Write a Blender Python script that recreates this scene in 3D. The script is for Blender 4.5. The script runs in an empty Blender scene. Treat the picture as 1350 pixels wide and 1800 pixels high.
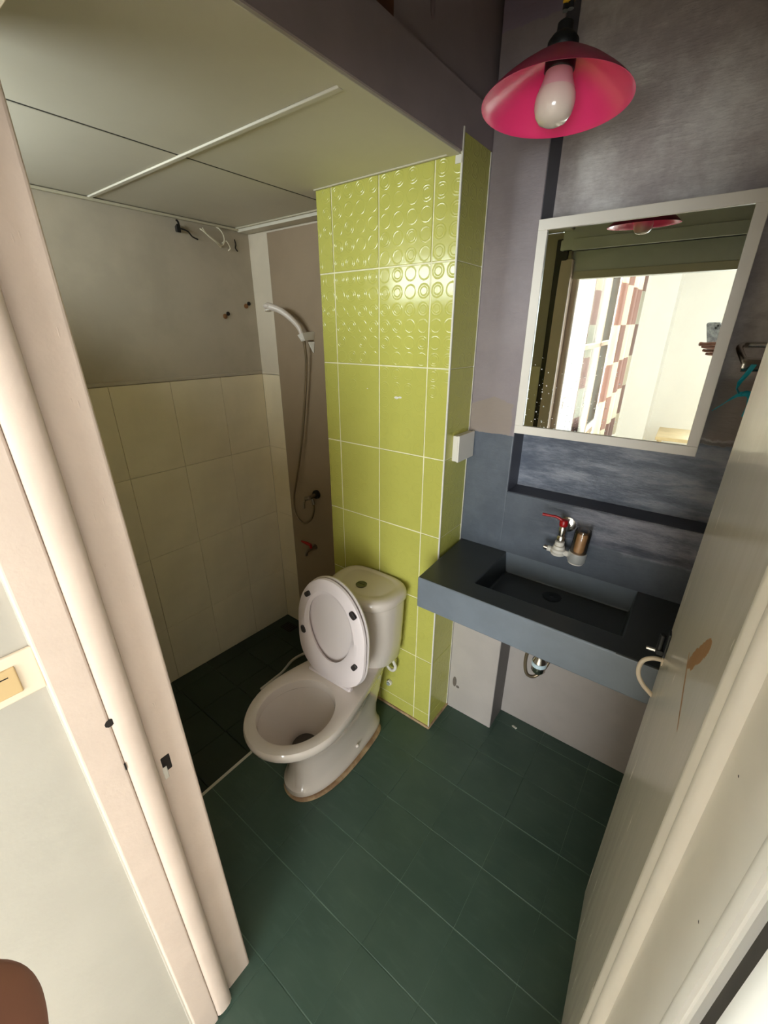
import bpy, bmesh, math, random
from mathutils import Vector, Matrix, Euler
random.seed(7)
S = bpy.context.scene
COL = S.collection
R = math.radians

# ------------------------------------------------------------------ camera
cam_d = bpy.data.cameras.new('camera')
cam = bpy.data.objects.new('camera', cam_d); COL.objects.link(cam)
CAM = Vector((0.677, -1.2376, 1.6763))
cam.location = CAM
cam.rotation_euler = (1.1694, -0.0021, 0.6482)
cam_d.sensor_fit = 'HORIZONTAL'; cam_d.sensor_width = 36.0
cam_d.lens = 36.0 * 739.95 / 1350.0
cam_d.clip_start = 0.004; cam_d.clip_end = 100
S.camera = cam
CR = Euler((1.1694, -0.0021, 0.6482)).to_matrix()
def camspace(x, y, z):                       # x right, y up, z forward from the lens (for the phone held there)
    return CAM + CR @ Vector((x, y, -z))

# ------------------------------------------------------------------ light
W = bpy.data.worlds.new('sky'); S.world = W; W.use_nodes = True
W.node_tree.nodes['Background'].inputs[0].default_value = (0.86, 0.93, 1.0, 1)
W.node_tree.nodes['Background'].inputs[1].default_value = 1.6
def area(name, loc, rot, sx, sy, power, col):
    d = bpy.data.lights.new(name, 'AREA'); d.shape = 'RECTANGLE'; d.size = sx; d.size_y = sy
    d.energy = power; d.color = col
    o = bpy.data.objects.new(name, d); o.location = loc; o.rotation_euler = rot; COL.objects.link(o)
    return o
# daylight outside the bedroom's left window, its unseen far window and the shower's high window
area('daylight_left', (-0.22, -2.45, 1.55), (0, R(-90), 0), 1.5, 1.7, 420, (0.975, 0.985, 1.0))
area('daylight_far', (1.72, -5.36, 1.22), (R(90), 0, 0), 1.86, 2.36, 300, (0.985, 0.985, 1.0))
area('daylight_shower', (-0.82, -1.33, 1.985), (R(90), 0, 0), 0.74, 0.22, 14.0, (0.95, 0.98, 1.0))
S.view_settings.view_transform = 'Standard'; S.view_settings.look = 'None'
S.view_settings.gamma = 1.0; S.view_settings.use_curve_mapping = False
S.view_settings.exposure = 0.10
S.cycles.max_bounces = 10; S.cycles.diffuse_bounces = 7; S.cycles.glossy_bounces = 5
S.cycles.transparent_max_bounces = 12
S.cycles.caustics_reflective = False; S.cycles.caustics_refractive = False
S.cycles.sample_clamp_indirect = 6.0

# ------------------------------------------------------------------ materials
def lin(c):
    if isinstance(c, str):
        c = c.lstrip('#'); c = [int(c[i:i+2], 16) / 255 for i in (0, 2, 4)]
        c = [v / 12.92 if v <= 0.04045 else ((v + 0.055) / 1.055) ** 2.4 for v in c]
    return (c[0], c[1], c[2], 1.0)
class NT:
    def __init__(s, name):
        s.m = bpy.data.materials.new(name); s.m.use_nodes = True
        s.t = s.m.node_tree; s.b = s.t.nodes['Principled BSDF']; s.out = s.t.nodes['Material Output']
        s._co = None
    def n(s, t, **k):
        x = s.t.nodes.new(t)
        for a, v in k.items(): setattr(x, a, v)
        return x
    def link(s, a, b): s.t.links.new(a, b)
    def put(s, sock, v):
        if isinstance(v, bpy.types.NodeSocket): s.link(v, sock)
        else: sock.default_value = v
    @property
    def co(s):
        if s._co is None: s._co = s.n('ShaderNodeTexCoord')
        return s._co.outputs['Object']
    def xyz(s, v=None):
        x = s.n('ShaderNodeSeparateXYZ'); s.link(v or s.co, x.inputs[0]); return x.outputs
    def mt(s, op, a, b=0.0, c=0.0, clamp=False):
        x = s.n('ShaderNodeMath', operation=op, use_clamp=clamp)
        s.put(x.inputs[0], a); s.put(x.inputs[1], b); s.put(x.inputs[2], c); return x.outputs[0]
    def step(s, v, a, b):                      # smooth 0..1 from a to b
        x = s.n('ShaderNodeMapRange', interpolation_type='SMOOTHSTEP')
        s.put(x.inputs[0], v); x.inputs[1].default_value = a; x.inputs[2].default_value = b
        return x.outputs[0]
    def mix(s, f, a, b):
        x = s.n('ShaderNodeMix', data_type='RGBA'); s.put(x.inputs[0], f)
        s.put(x.inputs[6], a); s.put(x.inputs[7], b); return x.outputs[2]
    def noise(s, scale, detail=4, rough=.55, vec=None, stretch=None, seed=None):
        x = s.n('ShaderNodeTexNoise'); x.inputs['Scale'].default_value = scale
        x.inputs['Detail'].default_value = detail; x.inputs['Roughness'].default_value = rough
        v = vec or s.co
        if stretch or seed:
            m = s.n('ShaderNodeMapping'); s.link(v, m.inputs[0])
            if stretch: m.inputs['Scale'].default_value = stretch
            if seed: m.inputs['Location'].default_value = (seed, seed * .7, seed * 1.3)
            v = m.outputs[0]
        s.link(v, x.inputs['Vector']); return x.outputs[0]
    def bump(s, h, strength, dist):
        x = s.n('ShaderNodeBump'); s.link(h, x.inputs['Height'])
        x.inputs['Strength'].default_value = strength; x.inputs['Distance'].default_value = dist
        s.link(x.outputs[0], s.b.inputs['Normal']); return x
def mat(name, col, rough=.5, var=.0, vscale=6, col2=None, bump=0, bscale=40, bdist=.002, metal=0, spec=.5, coat=0, rvar=0, stretch=None, **kw):
    t = NT(name); b = t.b
    b.inputs['Roughness'].default_value = rough; b.inputs['Metallic'].default_value = metal
    b.inputs['Specular IOR Level'].default_value = spec
    b.inputs['Coat Weight'].default_value = coat; b.inputs['Coat Roughness'].default_value = .08
    c = lin(col)
    if var or col2:
        c2 = lin(col2) if col2 else tuple(list(v * (1 - var) for v in c[:3]) + [1])
        f = t.step(t.noise(vscale, 5, .6, stretch=stretch), .35, .65)
        t.link(t.mix(f, c, c2), b.inputs['Base Color'])
    else:
        b.inputs['Base Color'].default_value = c
    if rvar:
        f = t.noise(vscale * 2.3, 4, .6, seed=3.1)
        t.link(t.mt('MULTIPLY_ADD', f, rvar * 2, rough - rvar), b.inputs['Roughness'])
    if bump: t.bump(t.noise(bscale, 5, .6, stretch=stretch), bump, bdist)
    for k, v in kw.items(): b.inputs[k].default_value = v
    return t.m

M = {}
M['grout'] = mat('grout', '#e8e3bd', .8, .15, 30)
M['beige_wall'] = mat('beige_wall', '#b6ab99', .7, .14, 3.5, bump=.25, bscale=25)
M['beige_tile'] = mat('beige_tile', '#e2d5b9', .38, .08, 4, bump=.08, bscale=60)
M['beige_grout'] = mat('beige_grout', '#a2957a', .8)
M['strip_wall'] = mat('strip_wall', '#d3c7b3', .6, .08, 5)
M['brown_wall'] = mat('brown_wall', '#96836c', .6, .08, 4, bump=.12, bscale=30)
M['ceiling_panel'] = mat('ceiling_panel', '#cec8b8', .6, .05, 3, bump=.05, bscale=200, bdist=.0005)
M['grid_white'] = mat('grid_white', '#b9b29c', .45)
M['dark_gap'] = mat('dark_gap', '#2a2720', .9)
M['white_paint'] = mat('white_paint', '#b8b2a8', .45, .05, 5, bump=.25, bscale=14, bdist=.004)
M['pink_paint'] = mat('pink_paint', '#dcc8bb', .42, .06, 7, bump=.3, bscale=16, bdist=.004)
M['cream_paint'] = mat('cream_paint', '#f8f4ec', .4, .04, 6, bump=.12, bscale=18, bdist=.002)
M['pine'] = mat('pine', '#e0b238', .45, .15, 8)
M['black_board'] = mat('black_board', '#1b1512', .45, 0, 6, col2='#2c1c16', bump=.2)
M['porcelain'] = mat('porcelain', '#d2c6bd', .12, .03, 5, coat=.5)
M['porcelain_shaded'] = mat('porcelain_shaded', '#4a4038', .3)
M['seat_plastic'] = mat('seat_plastic', '#d8cccc', .28)
M['lid_plastic'] = mat('lid_plastic', '#d3c8c6', .3)
M['rubber'] = mat('rubber', '#26201f', .6)
M['caulk'] = mat('caulk', '#b59a76', .8, 0, 14, col2='#84654a', bump=.4, bscale=60)
M['chrome'] = mat('chrome', '#e2dfda', .2, metal=1)
M['dull_metal'] = mat('dull_metal', '#8d8478', .3, metal=1)
M['button'] = mat('button', '#6f7058', .3, metal=.8)
M['white_plastic'] = mat('white_plastic', '#dcd6cd', .35)
M['ivory_plastic'] = mat('ivory_plastic', '#e8d8c2', .4)
M['yellow_plastic'] = mat('yellow_plastic', '#cfb181', .4)
M['black_plastic'] = mat('black_plastic', '#0d0d0e', .45)
M['red_plastic'] = mat('red_plastic', '#9c0f14', .35)
M['red_tape'] = mat('red_tape', '#b32018', .4)
M['pink_enamel'] = mat('pink_enamel', '#f4407f', .27, .04, 3, coat=.15)
M['pink_outer'] = mat('pink_outer', '#9a1c45', .35, .1, 3)
M['bulb_glass'] = mat('bulb_glass', '#d9cbc2', .16, coat=.3)
M['bulb_base'] = mat('bulb_base', '#d0a6ae', .4)
M['yellow_tape'] = mat('yellow_tape', '#c79a1e', .5)
M['mirror_frame'] = mat('mirror_frame', '#e8e1d8', .35, .04, 6, bump=.06, bscale=30)
M['teal_ribbon'] = mat('teal_ribbon', '#12a2b8', .45)
M['blue_white'] = mat('blue_white', '#cfe4ee', .35)
M['hose_metal'] = mat('hose_metal', '#8b7c66', .35, metal=.7)
M['sediment'] = mat('sediment', '#c79a6c', .6, .2, 30)
M['hand_shower'] = mat('hand_shower', '#cfc3b9', .3)
M['skin'] = mat('skin', '#7c4f3d', .55, .1, 20)
M['phone_back'] = mat('phone_back', '#b9bcc0', .35, 0, 40, col2='#7d7f85')
M['latch_black'] = mat('latch_black', '#18191b', .4)
M['bed_floor'] = mat('bed_floor', '#d9cfbf', .3, .1, 3)
M['bed_wall'] = mat('bed_wall', '#f0eeeb', .6, .03, 3)
M['wood_table'] = mat('wood_table', '#dcc59a', .45, .15, 6)
M['dust_white'] = mat('dust_white', '#d7d3c6', .7)
M['hole_dark'] = mat('hole_dark', '#170e0a', .8)
M['rust_wood'] = mat('rust_wood', '#7c5430', .8)

# green tile with embossed rings (fine relief)
def green_mat(name, col, strength):
    t = NT(name); b = t.b
    x = t.xyz()
    P = .05
    oi = t.n('ShaderNodeObjectInfo').outputs['Random']
    u = t.mt('DIVIDE', x[0], P); v = t.mt('DIVIDE', x[2], P)
    cu = t.mt('FLOOR', u); cv = t.mt('FLOOR', v)
    fu = t.mt('SUBTRACT', t.mt('SUBTRACT', u, cu), .5); fv = t.mt('SUBTRACT', t.mt('SUBTRACT', v, cv), .5)
    r = t.mt('SQRT', t.mt('ADD', t.mt('MULTIPLY', fu, fu), t.mt('MULTIPLY', fv, fv)))
    cmb = t.n('ShaderNodeCombineXYZ'); t.link(cu, cmb.inputs[0]); t.link(cv, cmb.inputs[1])
    wn = t.n('ShaderNodeTexWhiteNoise', noise_dimensions='4D'); t.link(cmb.outputs[0], wn.inputs['Vector'])
    t.link(t.mt('MULTIPLY', oi, 37.0), wn.inputs['W'])
    k = wn.outputs[0]
    def ring(r0, w):
        d = t.mt('DIVIDE', t.mt('ABSOLUTE', t.mt('SUBTRACT', r, r0)), w)
        return t.step(t.mt('SUBTRACT', 1.0, d), 0, 1)
    outer = ring(.38, .06)
    inner = t.mt('MULTIPLY', ring(.24, .05), t.mt('GREATER_THAN', k, .45))
    h = t.mt('MAXIMUM', outer, t.mt('MULTIPLY', inner, .8))
    h = t.mt('MULTIPLY', h, t.mt('MULTIPLY_ADD', k, .6, .4))
    wav = t.noise(9, 2, .4)
    h = t.mt('ADD', h, t.mt('MULTIPLY', wav, .2))
    t.bump(h, strength, .0016)
    f = t.noise(5, 3)
    t.link(t.mix(f, lin(col), lin('#b1ae54')), b.inputs['Base Color'])
    b.inputs['Roughness'].default_value = .14; b.inputs['Specular IOR Level'].default_value = .42
    return t.m
M['green'] = green_mat('green_tile', '#bbb85e', .42)

# painted green floor tiles
def floor_mat(name, c1, c2, c3):
    t = NT(name); b = t.b
    g = t.n('ShaderNodeNewGeometry').outputs['Position']
    f = t.step(t.noise(3.2, 5, .6, vec=g), .35, .68)
    c = t.mix(f, lin(c1), lin(c2))
    st = t.step(t.noise(16, 5, .7, vec=g, stretch=(.35, 1.6, 1)), .5, .75)
    c = t.mix(t.mt('MULTIPLY', st, .35), c, lin(c3))
    t.link(c, b.inputs['Base Color'])
    t.link(t.mt('MULTIPLY_ADD', t.noise(7, 4, vec=g, seed=2.), .25, .32), b.inputs['Roughness'])
    t.bump(t.noise(70, 4, vec=g), .12, .001)
    return t.m
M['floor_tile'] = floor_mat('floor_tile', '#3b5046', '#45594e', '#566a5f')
M['shower_tile'] = floor_mat('shower_tile', '#1c2b24', '#223229', '#2b3b32')  # darker copy of the floor colours, with the shower's shade put in
M['floor_grout'] = mat('floor_grout', '#4c6358', .8, 0, 5, col2='#7b9286')
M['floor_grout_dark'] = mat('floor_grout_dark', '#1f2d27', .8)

# mirror wall: mauve grey above, slate blue below, ragged borders, pale patches
def back_mat(name, kind):
    t = NT(name); b = t.b
    x = t.xyz()
    n1 = t.noise(22, 5, .65); n2 = t.noise(5, 6, .68, seed=4.); n3 = t.noise(9, 6, .7, stretch=(.5, 1, 2.2), seed=1.)
    up = t.mix(t.step(n2, .3, .7), lin('#83787c'), lin('#92878a'))
    slate = t.mix(t.step(n2, .35, .7), lin('#4f555f'), lin('#5f656f'))
    if kind == 'niche':
        up = t.mix(t.step(n2, .34, .68), lin('#ab9f9e'), lin('#dcd5d2'))  # same paint as the pier, lightened in place of missing light
        up = t.mix(t.mt('MULTIPLY', t.step(n3, .55, .72), .6), up, lin('#e6e0da'))
        slate = t.mix(t.step(n3, .4, .68), lin('#565d6d'), lin('#9498a4'))
        zb = 1.385; amp = .03
    else:
        zb = 1.352; amp = .012
    edge = t.mt('ADD', x[2], t.mt('MULTIPLY', t.mt('SUBTRACT', n1, .5), amp))
    c = t.mix(t.step(edge, zb - .002, zb + .002), slate, up)
    if kind == 'niche':       # dark scraped line where the two paints meet
        ln = t.mt('MULTIPLY', t.step(edge, zb - .002, zb + .002), t.mt('SUBTRACT', 1.0, t.step(edge, zb + .008, zb + .016)))
        c = t.mix(t.mt('MULTIPLY', ln, .8), c, lin('#3b2f28'))
        pt = t.mt('MULTIPLY', t.step(x[0], .64, .70), t.mt('MULTIPLY', t.step(edge, zb + .01, zb + .02), t.mt('SUBTRACT', 1.0, t.step(edge, 1.55, 1.6))))
        c = t.mix(pt, c, t.mix(n2, lin('#7d716a'), lin('#8f837a')))
    else:
        # bare plaster patch on the pier
        e1 = t.mt('ADD', x[2], t.mt('MULTIPLY', t.mt('SUBTRACT', n1, .5), .02))
        e2 = t.mt('ADD', x[0], t.mt('MULTIPLY', t.mt('SUBTRACT', n1, .5), .03))
        hi = t.mt('SUBTRACT', 1.48, t.mt('MULTIPLY', t.mt('ABSOLUTE', t.mt('SUBTRACT', e2, .085)), .35))
        pt = t.mt('MULTIPLY', t.step(edge, zb - .002, zb + .002), t.step(t.mt('SUBTRACT', hi, e1), 0, .004))
        pt = t.mt('MULTIPLY', pt, t.mt('SUBTRACT', 1.0, t.step(e2, .15, .156)))
        c = t.mix(pt, c, t.mix(n2, lin('#8b7d76'), lin('#978a82')))
        # rough scraped plaster band under the niche
        bx = t.mt('MULTIPLY', t.step(t.mt('ADD', x[0], t.mt('MULTIPLY', n1, .08)), .28, .56), t.step(t.mt('ADD', x[2], t.mt('MULTIPLY', n1, .03)), 1.035, 1.05))
        c = t.mix(t.mt('MULTIPLY', bx, .9), c, t.mix(t.step(n3, .35, .65), lin('#5c5f6b'), lin('#a09faa')))
        # lilac band near the ceiling
        ll = t.mt('MULTIPLY', t.step(t.mt('ADD', x[2], t.mt('MULTIPLY', n1, .03)), 2.425, 2.43), t.mt('SUBTRACT', 1.0, t.step(x[0], .15, .17)))
        c = t.mix(ll, c, lin('#85778a'))
    t.link(c, b.inputs['Base Color'])
    b.inputs['Roughness'].default_value = .42
    h = t.mt('ADD', t.mt('MULTIPLY', n2, .7), t.mt('MULTIPLY', n3, .9))
    if kind == 'niche':
        t.bump(t.mt('ADD', h, t.mt('MULTIPLY', t.noise(26, 4, .6, stretch=(1, 1, .5), seed=9.), .35)), .55, .010)
    else:
        rough = t.mt('MULTIPLY_ADD', t.mt('MULTIPLY', t.step(x[0], .25, .5), t.mt('MULTIPLY', t.step(x[2], 1.03, 1.06), t.mt('SUBTRACT', 1.0, t.step(x[2], 1.2, 1.25)))), 5.0, .35)
        t.bump(t.mt('MULTIPLY', h, rough), .5, .012)
    return t.m
M['pier_wall'] = back_mat('pier_wall', 'pier')
M['niche_wall'] = back_mat('niche_wall', 'niche')
M['niche_side'] = mat('niche_side', '#4b4c58', .5, .1, 6, bump=.2, bscale=30)
M['under_wall'] = mat('under_wall', '#b0a7a2', .55, .08, 5, bump=.15, bscale=30)
M['purple_wall'] = mat('purple_wall', '#978a8e', .55, .12, 4, bump=.15, bscale=25)
M['front_wall'] = mat('front_wall', '#e0e2de', .5, .1, 4, bump=.15, bscale=25)
M['slate_sink'] = mat('slate_sink', '#727a84', .38, .1, 9, bump=.06, bscale=40, rvar=.08)
M['dark_top'] = mat('dark_top', '#3a3e41', .36, .12, 7, bump=.06, bscale=40, rvar=.08)
M['casing_pale'] = mat('casing_pale', '#d6cfbc', .5)
M['rust_stain'] = mat('rust_stain', '#5a331b', .8, .3, 20)

# off-white glossy door with vertical wear streaks and chipped paint
def door_mat():
    t = NT('door_paint'); b = t.b
    x = t.xyz()
    st = t.step(t.noise(14, 5, .65, stretch=(2.2, 1, .22)), .38, .7)
    c = t.mix(t.mt('MULTIPLY', st, .55), lin('#e9e4d9'), lin('#c6c1b5'))
    n = t.noise(30, 4, .7); nn = t.mt('MULTIPLY', t.mt('SUBTRACT', n, .5), .05)
    # two slanted chips down to the wood
    def sliver(cx_, cz_, dx_, dz_, hl, hw_):
        a_ = t.mt('ADD', t.mt('SUBTRACT', x[0], cx_), t.mt('MULTIPLY', nn, .35)); z_ = t.mt('ADD', t.mt('SUBTRACT', x[2], cz_), t.mt('MULTIPLY', nn, .35))
        q = t.mt('ADD', t.mt('MULTIPLY', a_, dx_), t.mt('MULTIPLY', z_, dz_)); w = t.mt('SUBTRACT', t.mt('MULTIPLY', a_, dz_), t.mt('MULTIPLY', z_, dx_))
        e = t.mt('ADD', t.mt('POWER', t.mt('ABSOLUTE', t.mt('DIVIDE', q, hl)), 4), t.mt('POWER', t.mt('ABSOLUTE', t.mt('DIVIDE', w, hw_)), 2))
        return t.mt('LESS_THAN', e, 1.0)
    chip = t.mt('MAXIMUM', sliver(.412, 1.236, .654, -.757, .075, .015), sliver(.427, 1.155, -.853, -.521, .068, .005))
    c = t.mix(chip, c, lin('#a88058'))
    t.link(c, b.inputs['Base Color'])
    t.link(t.mt('ADD', t.mt('MULTIPLY_ADD', st, .12, .16), t.mt('MULTIPLY', chip, .4)), b.inputs['Roughness'])
    t.bump(t.noise(9, 4, .6, stretch=(2, 1, .3)), .12, .004)
    return t.m
M['door_paint'] = door_mat()

# mirror glass: clean reflection, dried water spots low down on the left
def mirror_mat():
    t = NT('mirror_glass'); b = t.b
    b.inputs['Metallic'].default_value = 1; b.inputs['Roughness'].default_value = .0
    b.inputs['Base Color'].default_value = (.80, .84, .80, 1)
    x = t.xyz()
    v = t.n('ShaderNodeTexVoronoi', voronoi_dimensions='2D'); v.inputs['Scale'].default_value = 95
    cb = t.n('ShaderNodeCombineXYZ'); t.link(x[0], cb.inputs[0]); t.link(x[2], cb.inputs[1]); t.link(cb.outputs[0], v.inputs['Vector'])
    wn = t.n('ShaderNodeSeparateColor'); t.link(v.outputs['Color'], wn.inputs[0])
    rad = t.mt('MULTIPLY', t.mt('POWER', wn.outputs[0], 3), .22)
    spot = t.mt('LESS_THAN', v.outputs['Distance'], rad)
    zone = t.mt('MULTIPLY', t.mt('SUBTRACT', 1.0, t.step(x[2], -.25, .02)), t.mt('SUBTRACT', 1.0, t.step(x[0], -.08, .10)))
    keep = t.mt('LESS_THAN', wn.outputs[1], t.mt('MULTIPLY', zone, .9))
    f = t.mt('MULTIPLY', t.mt('MULTIPLY', spot, keep), .75)
    d = t.n('ShaderNodeBsdfDiffuse'); d.inputs[0].default_value = (.9, .9, .88, 1)
    mx = t.n('ShaderNodeMixShader'); t.link(f, mx.inputs[0]); t.link(b.outputs[0], mx.inputs[1]); t.link(d.outputs[0], mx.inputs[2])
    t.link(mx.outputs[0], t.out.inputs[0])
    return t.m
M['mirror_glass'] = mirror_mat()
def glass_mat(name, col, refl, rough=.02):
    t = NT(name)
    tr = t.n('ShaderNodeBsdfTransparent'); tr.inputs[0].default_value = lin(col)
    gl = t.n('ShaderNodeBsdfGlossy'); gl.inputs['Roughness'].default_value = rough
    mx = t.n('ShaderNodeMixShader'); fr = t.n('ShaderNodeFresnel'); fr.inputs[0].default_value = 1.45
    t.link(t.mt('MULTIPLY', fr.outputs[0], refl), mx.inputs[0]); t.link(tr.outputs[0], mx.inputs[1]); t.link(gl.outputs[0], mx.inputs[2])
    t.link(mx.outputs[0], t.out.inputs[0]); return t.m
M['pane'] = glass_mat('pane', (.93, .96, .95), 1.0)
M['clear_cup'] = glass_mat('clear_cup', (.86, .82, .78), 1.6, .06)
def curtain_mat():
    t = NT('curtain_cloth'); b = t.b
    x = t.xyz()
    u = t.mt('FLOOR', t.mt('DIVIDE', x[1], .40)); v = t.mt('FLOOR', t.mt('DIVIDE', x[2], .28))
    c1 = t.mt('FLOORED_MODULO', t.mt('ADD', u, v), 2.0)
    cm = t.n('ShaderNodeCombineXYZ'); t.link(u, cm.inputs[0]); t.link(v, cm.inputs[1])
    wn = t.n('ShaderNodeTexWhiteNoise', noise_dimensions='2D'); t.link(cm.outputs[0], wn.inputs['Vector'])
    dark = t.mix(wn.outputs[0], lin('#7d6058'), lin('#9b7d72')); lt = t.mix(wn.outputs[0], lin('#b4b0a2'), lin('#c9bda8'))
    c = t.mix(c1, dark, lt); t.link(c, b.inputs['Base Color']); b.inputs['Roughness'].default_value = .8
    tl_ = t.n('ShaderNodeBsdfTranslucent'); t.link(c, tl_.inputs[0]); mx = t.n('ShaderNodeMixShader'); mx.inputs[0].default_value = .45
    t.link(b.outputs[0], mx.inputs[1]); t.link(tl_.outputs[0], mx.inputs[2]); t.link(mx.outputs[0], t.out.inputs[0])
    return t.m
M['curtain'] = curtain_mat()

# ------------------------------------------------------------------ mesh helpers
def link(name, me, parent=None):
    o = bpy.data.objects.new(name, me); COL.objects.link(o)
    if parent: o.parent = parent
    return o
class MB:
    def __init__(s): s.v = []; s.f = []; s.mi = []; s.sm = []; s.cm = 0; s.cs = False
    def add(s, vs, fs, smooth=None, mi=None):
        k = len(s.v); s.v += [tuple(v) for v in vs]
        for f in fs:
            s.f.append([i + k for i in f]); s.mi.append(s.cm if mi is None else mi); s.sm.append(s.cs if smooth is None else smooth)
        return s
    def box(s, x0, x1, y0, y1, z0, z1, mi=None):
        vs = [(x, y, z) for x in (x0, x1) for y in (y0, y1) for z in (z0, z1)]
        return s.add(vs, [(0, 1, 3, 2), (4, 6, 7, 5), (0, 4, 5, 1), (2, 3, 7, 6), (0, 2, 6, 4), (1, 5, 7, 3)], False, mi)
    def loft(s, rings, cap0=True, cap1=True, closed=True, mi=None, smooth=True):
        n = len(rings[0]); vs = [v for r in rings for v in r]; fs = []
        for i in range(len(rings) - 1):
            for j in range(n if closed else n - 1):
                a, b2 = i * n + j, i * n + (j + 1) % n
                fs.append((a, b2, b2 + n, a + n))
        if cap0: fs.append(tuple(range(n - 1, -1, -1)))
        if cap1: fs.append(tuple(range((len(rings) - 1) * n, len(rings) * n)))
        return s.add(vs, fs, smooth, mi)
    def lathe(s, prof, c=(0, 0, 0), ax=(0, 0, 1), n=32, mi=None, cap0=True, cap1=True, smooth=True):
        ax = Vector(ax).normalized(); u = ax.orthogonal().normalized(); w = ax.cross(u); c = Vector(c)
        rings = [[c + ax * h + (u * math.cos(2 * math.pi * k / n) + w * math.sin(2 * math.pi * k / n)) * r for k in range(n)] for r, h in prof]
        return s.loft(rings, cap0, cap1, True, mi, smooth)
    def cyl(s, a, b2, r, n=20, mi=None, r2=None):
        a = Vector(a); b2 = Vector(b2); d = b2 - a; L = d.length; r2 = r if r2 is None else r2
        ch = min(.0012, r * .25, L * .25)
        return s.lathe([(r - ch, 0), (r, ch), (r2, L - ch), (r2 - ch, L)], a, d, n, mi)
    def tube(s, pts, r, n=12, mi=None, sub=6):
        P = [Vector(p) for p in pts]
        if sub > 1 and len(P) > 2:
            Q = []
            for i in range(len(P) - 1):
                p0 = P[max(i - 1, 0)]; p1 = P[i]; p2 = P[i + 1]; p3 = P[min(i + 2, len(P) - 1)]
                for k in range(sub):
                    q = k / sub
                    Q.append(.5 * ((2 * p1) + (p2 - p0) * q + (2 * p0 - 5 * p1 + 4 * p2 - p3) * q * q + (3 * p1 - p0 - 3 * p2 + p3) * q ** 3))
            Q.append(P[-1]); P = Q
        rr = r if isinstance(r, (list, tuple)) else None
        rings = []; up = None
        for i, p in enumerate(P):
            d = (P[min(i + 1, len(P) - 1)] - P[max(i - 1, 0)]).normalized()
            if up is None: up = d.orthogonal().normalized()
            up = (up - d * up.dot(d)).normalized(); w = d.cross(up)
            if rr:
                q = i / (len(P) - 1) * (len(rr) - 1); k = min(int(q), len(rr) - 2); ra = rr[k] + (rr[k + 1] - rr[k]) * (q - k)
            else: ra = r
            rings.append([p + (up * math.cos(2 * math.pi * j / n) + w * math.sin(2 * math.pi * j / n)) * ra for j in range(n)])
        return s.loft(rings, True, True, True, mi)
    def ball(s, c, r, n=16, sc=(1, 1, 1), mi=None):
        prof = [(max(r * math.sin(math.pi * k / n), 1e-5), -r * math.cos(math.pi * k / n)) for k in range(n + 1)]
        c = Vector(c); rings = [[c + Vector((rr * math.cos(2 * math.pi * j / n) * sc[0], rr * math.sin(2 * math.pi * j / n) * sc[1], h * sc[2])) for j in range(n)] for rr, h in prof]
        return s.loft(rings, True, True, True, mi)
    def ribbon(s, pts, wid, th=.0012, mi=None):
        # pts: list of (point, width direction)
        rings = []
        for i, (p, wd) in enumerate(pts):
            p = Vector(p); wd = Vector(wd).normalized()
            d = (Vector(pts[min(i + 1, len(pts) - 1)][0]) - Vector(pts[max(i - 1, 0)][0])).normalized()
            nn = d.cross(wd).normalized() * th / 2; wv = wd * wid / 2
            rings.append([p - wv - nn, p + wv - nn, p + wv + nn, p - wv + nn])
        return s.loft(rings, True, True, True, mi, False)
    def build(s, name, mats, parent=None, bevel=0, seg=2, weld=True):
        me = bpy.data.meshes.new(name)
        me.from_pydata(s.v, [], s.f)
        for m in (mats if isinstance(mats, (list, tuple)) else [mats]): me.materials.append(M[m] if isinstance(m, str) else m)
        me.polygons.foreach_set('material_index', s.mi); me.polygons.foreach_set('use_smooth', s.sm)
        me.update()
        bm = bmesh.new(); bm.from_mesh(me)
        if weld: bmesh.ops.remove_doubles(bm, verts=bm.verts, dist=1e-6)
        bmesh.ops.recalc_face_normals(bm, faces=bm.faces)
        bm.to_mesh(me); bm.free()
        o = link(name, me, parent)
        if bevel:
            b = o.modifiers.new('b', 'BEVEL'); b.width = bevel; b.segments = seg; b.limit_method = 'ANGLE'; b.angle_limit = R(40)
            b.harden_normals = False
        if any(s.sm):
            try: me.set_sharp_from_angle(angle=R(38))
            except Exception: pass
        return o
def thing(name, label, cat, loc=(0, 0, 0), rot=(0, 0, 0), group=None):
    o = bpy.data.objects.new(name, None); COL.objects.link(o); o.empty_display_size = .05
    o.location = loc; o.rotation_euler = rot; tag(o, label, cat, group); return o
def tag(o, label, cat, group=None):
    o['label'] = label; o['category'] = cat
    if group: o['group'] = group
    return o
def structure(o): o['kind'] = 'structure'; return o
def root(name):
    o = bpy.data.objects.new(name, None); COL.objects.link(o); return structure(o)
bpy.context.view_layer.update()

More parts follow.
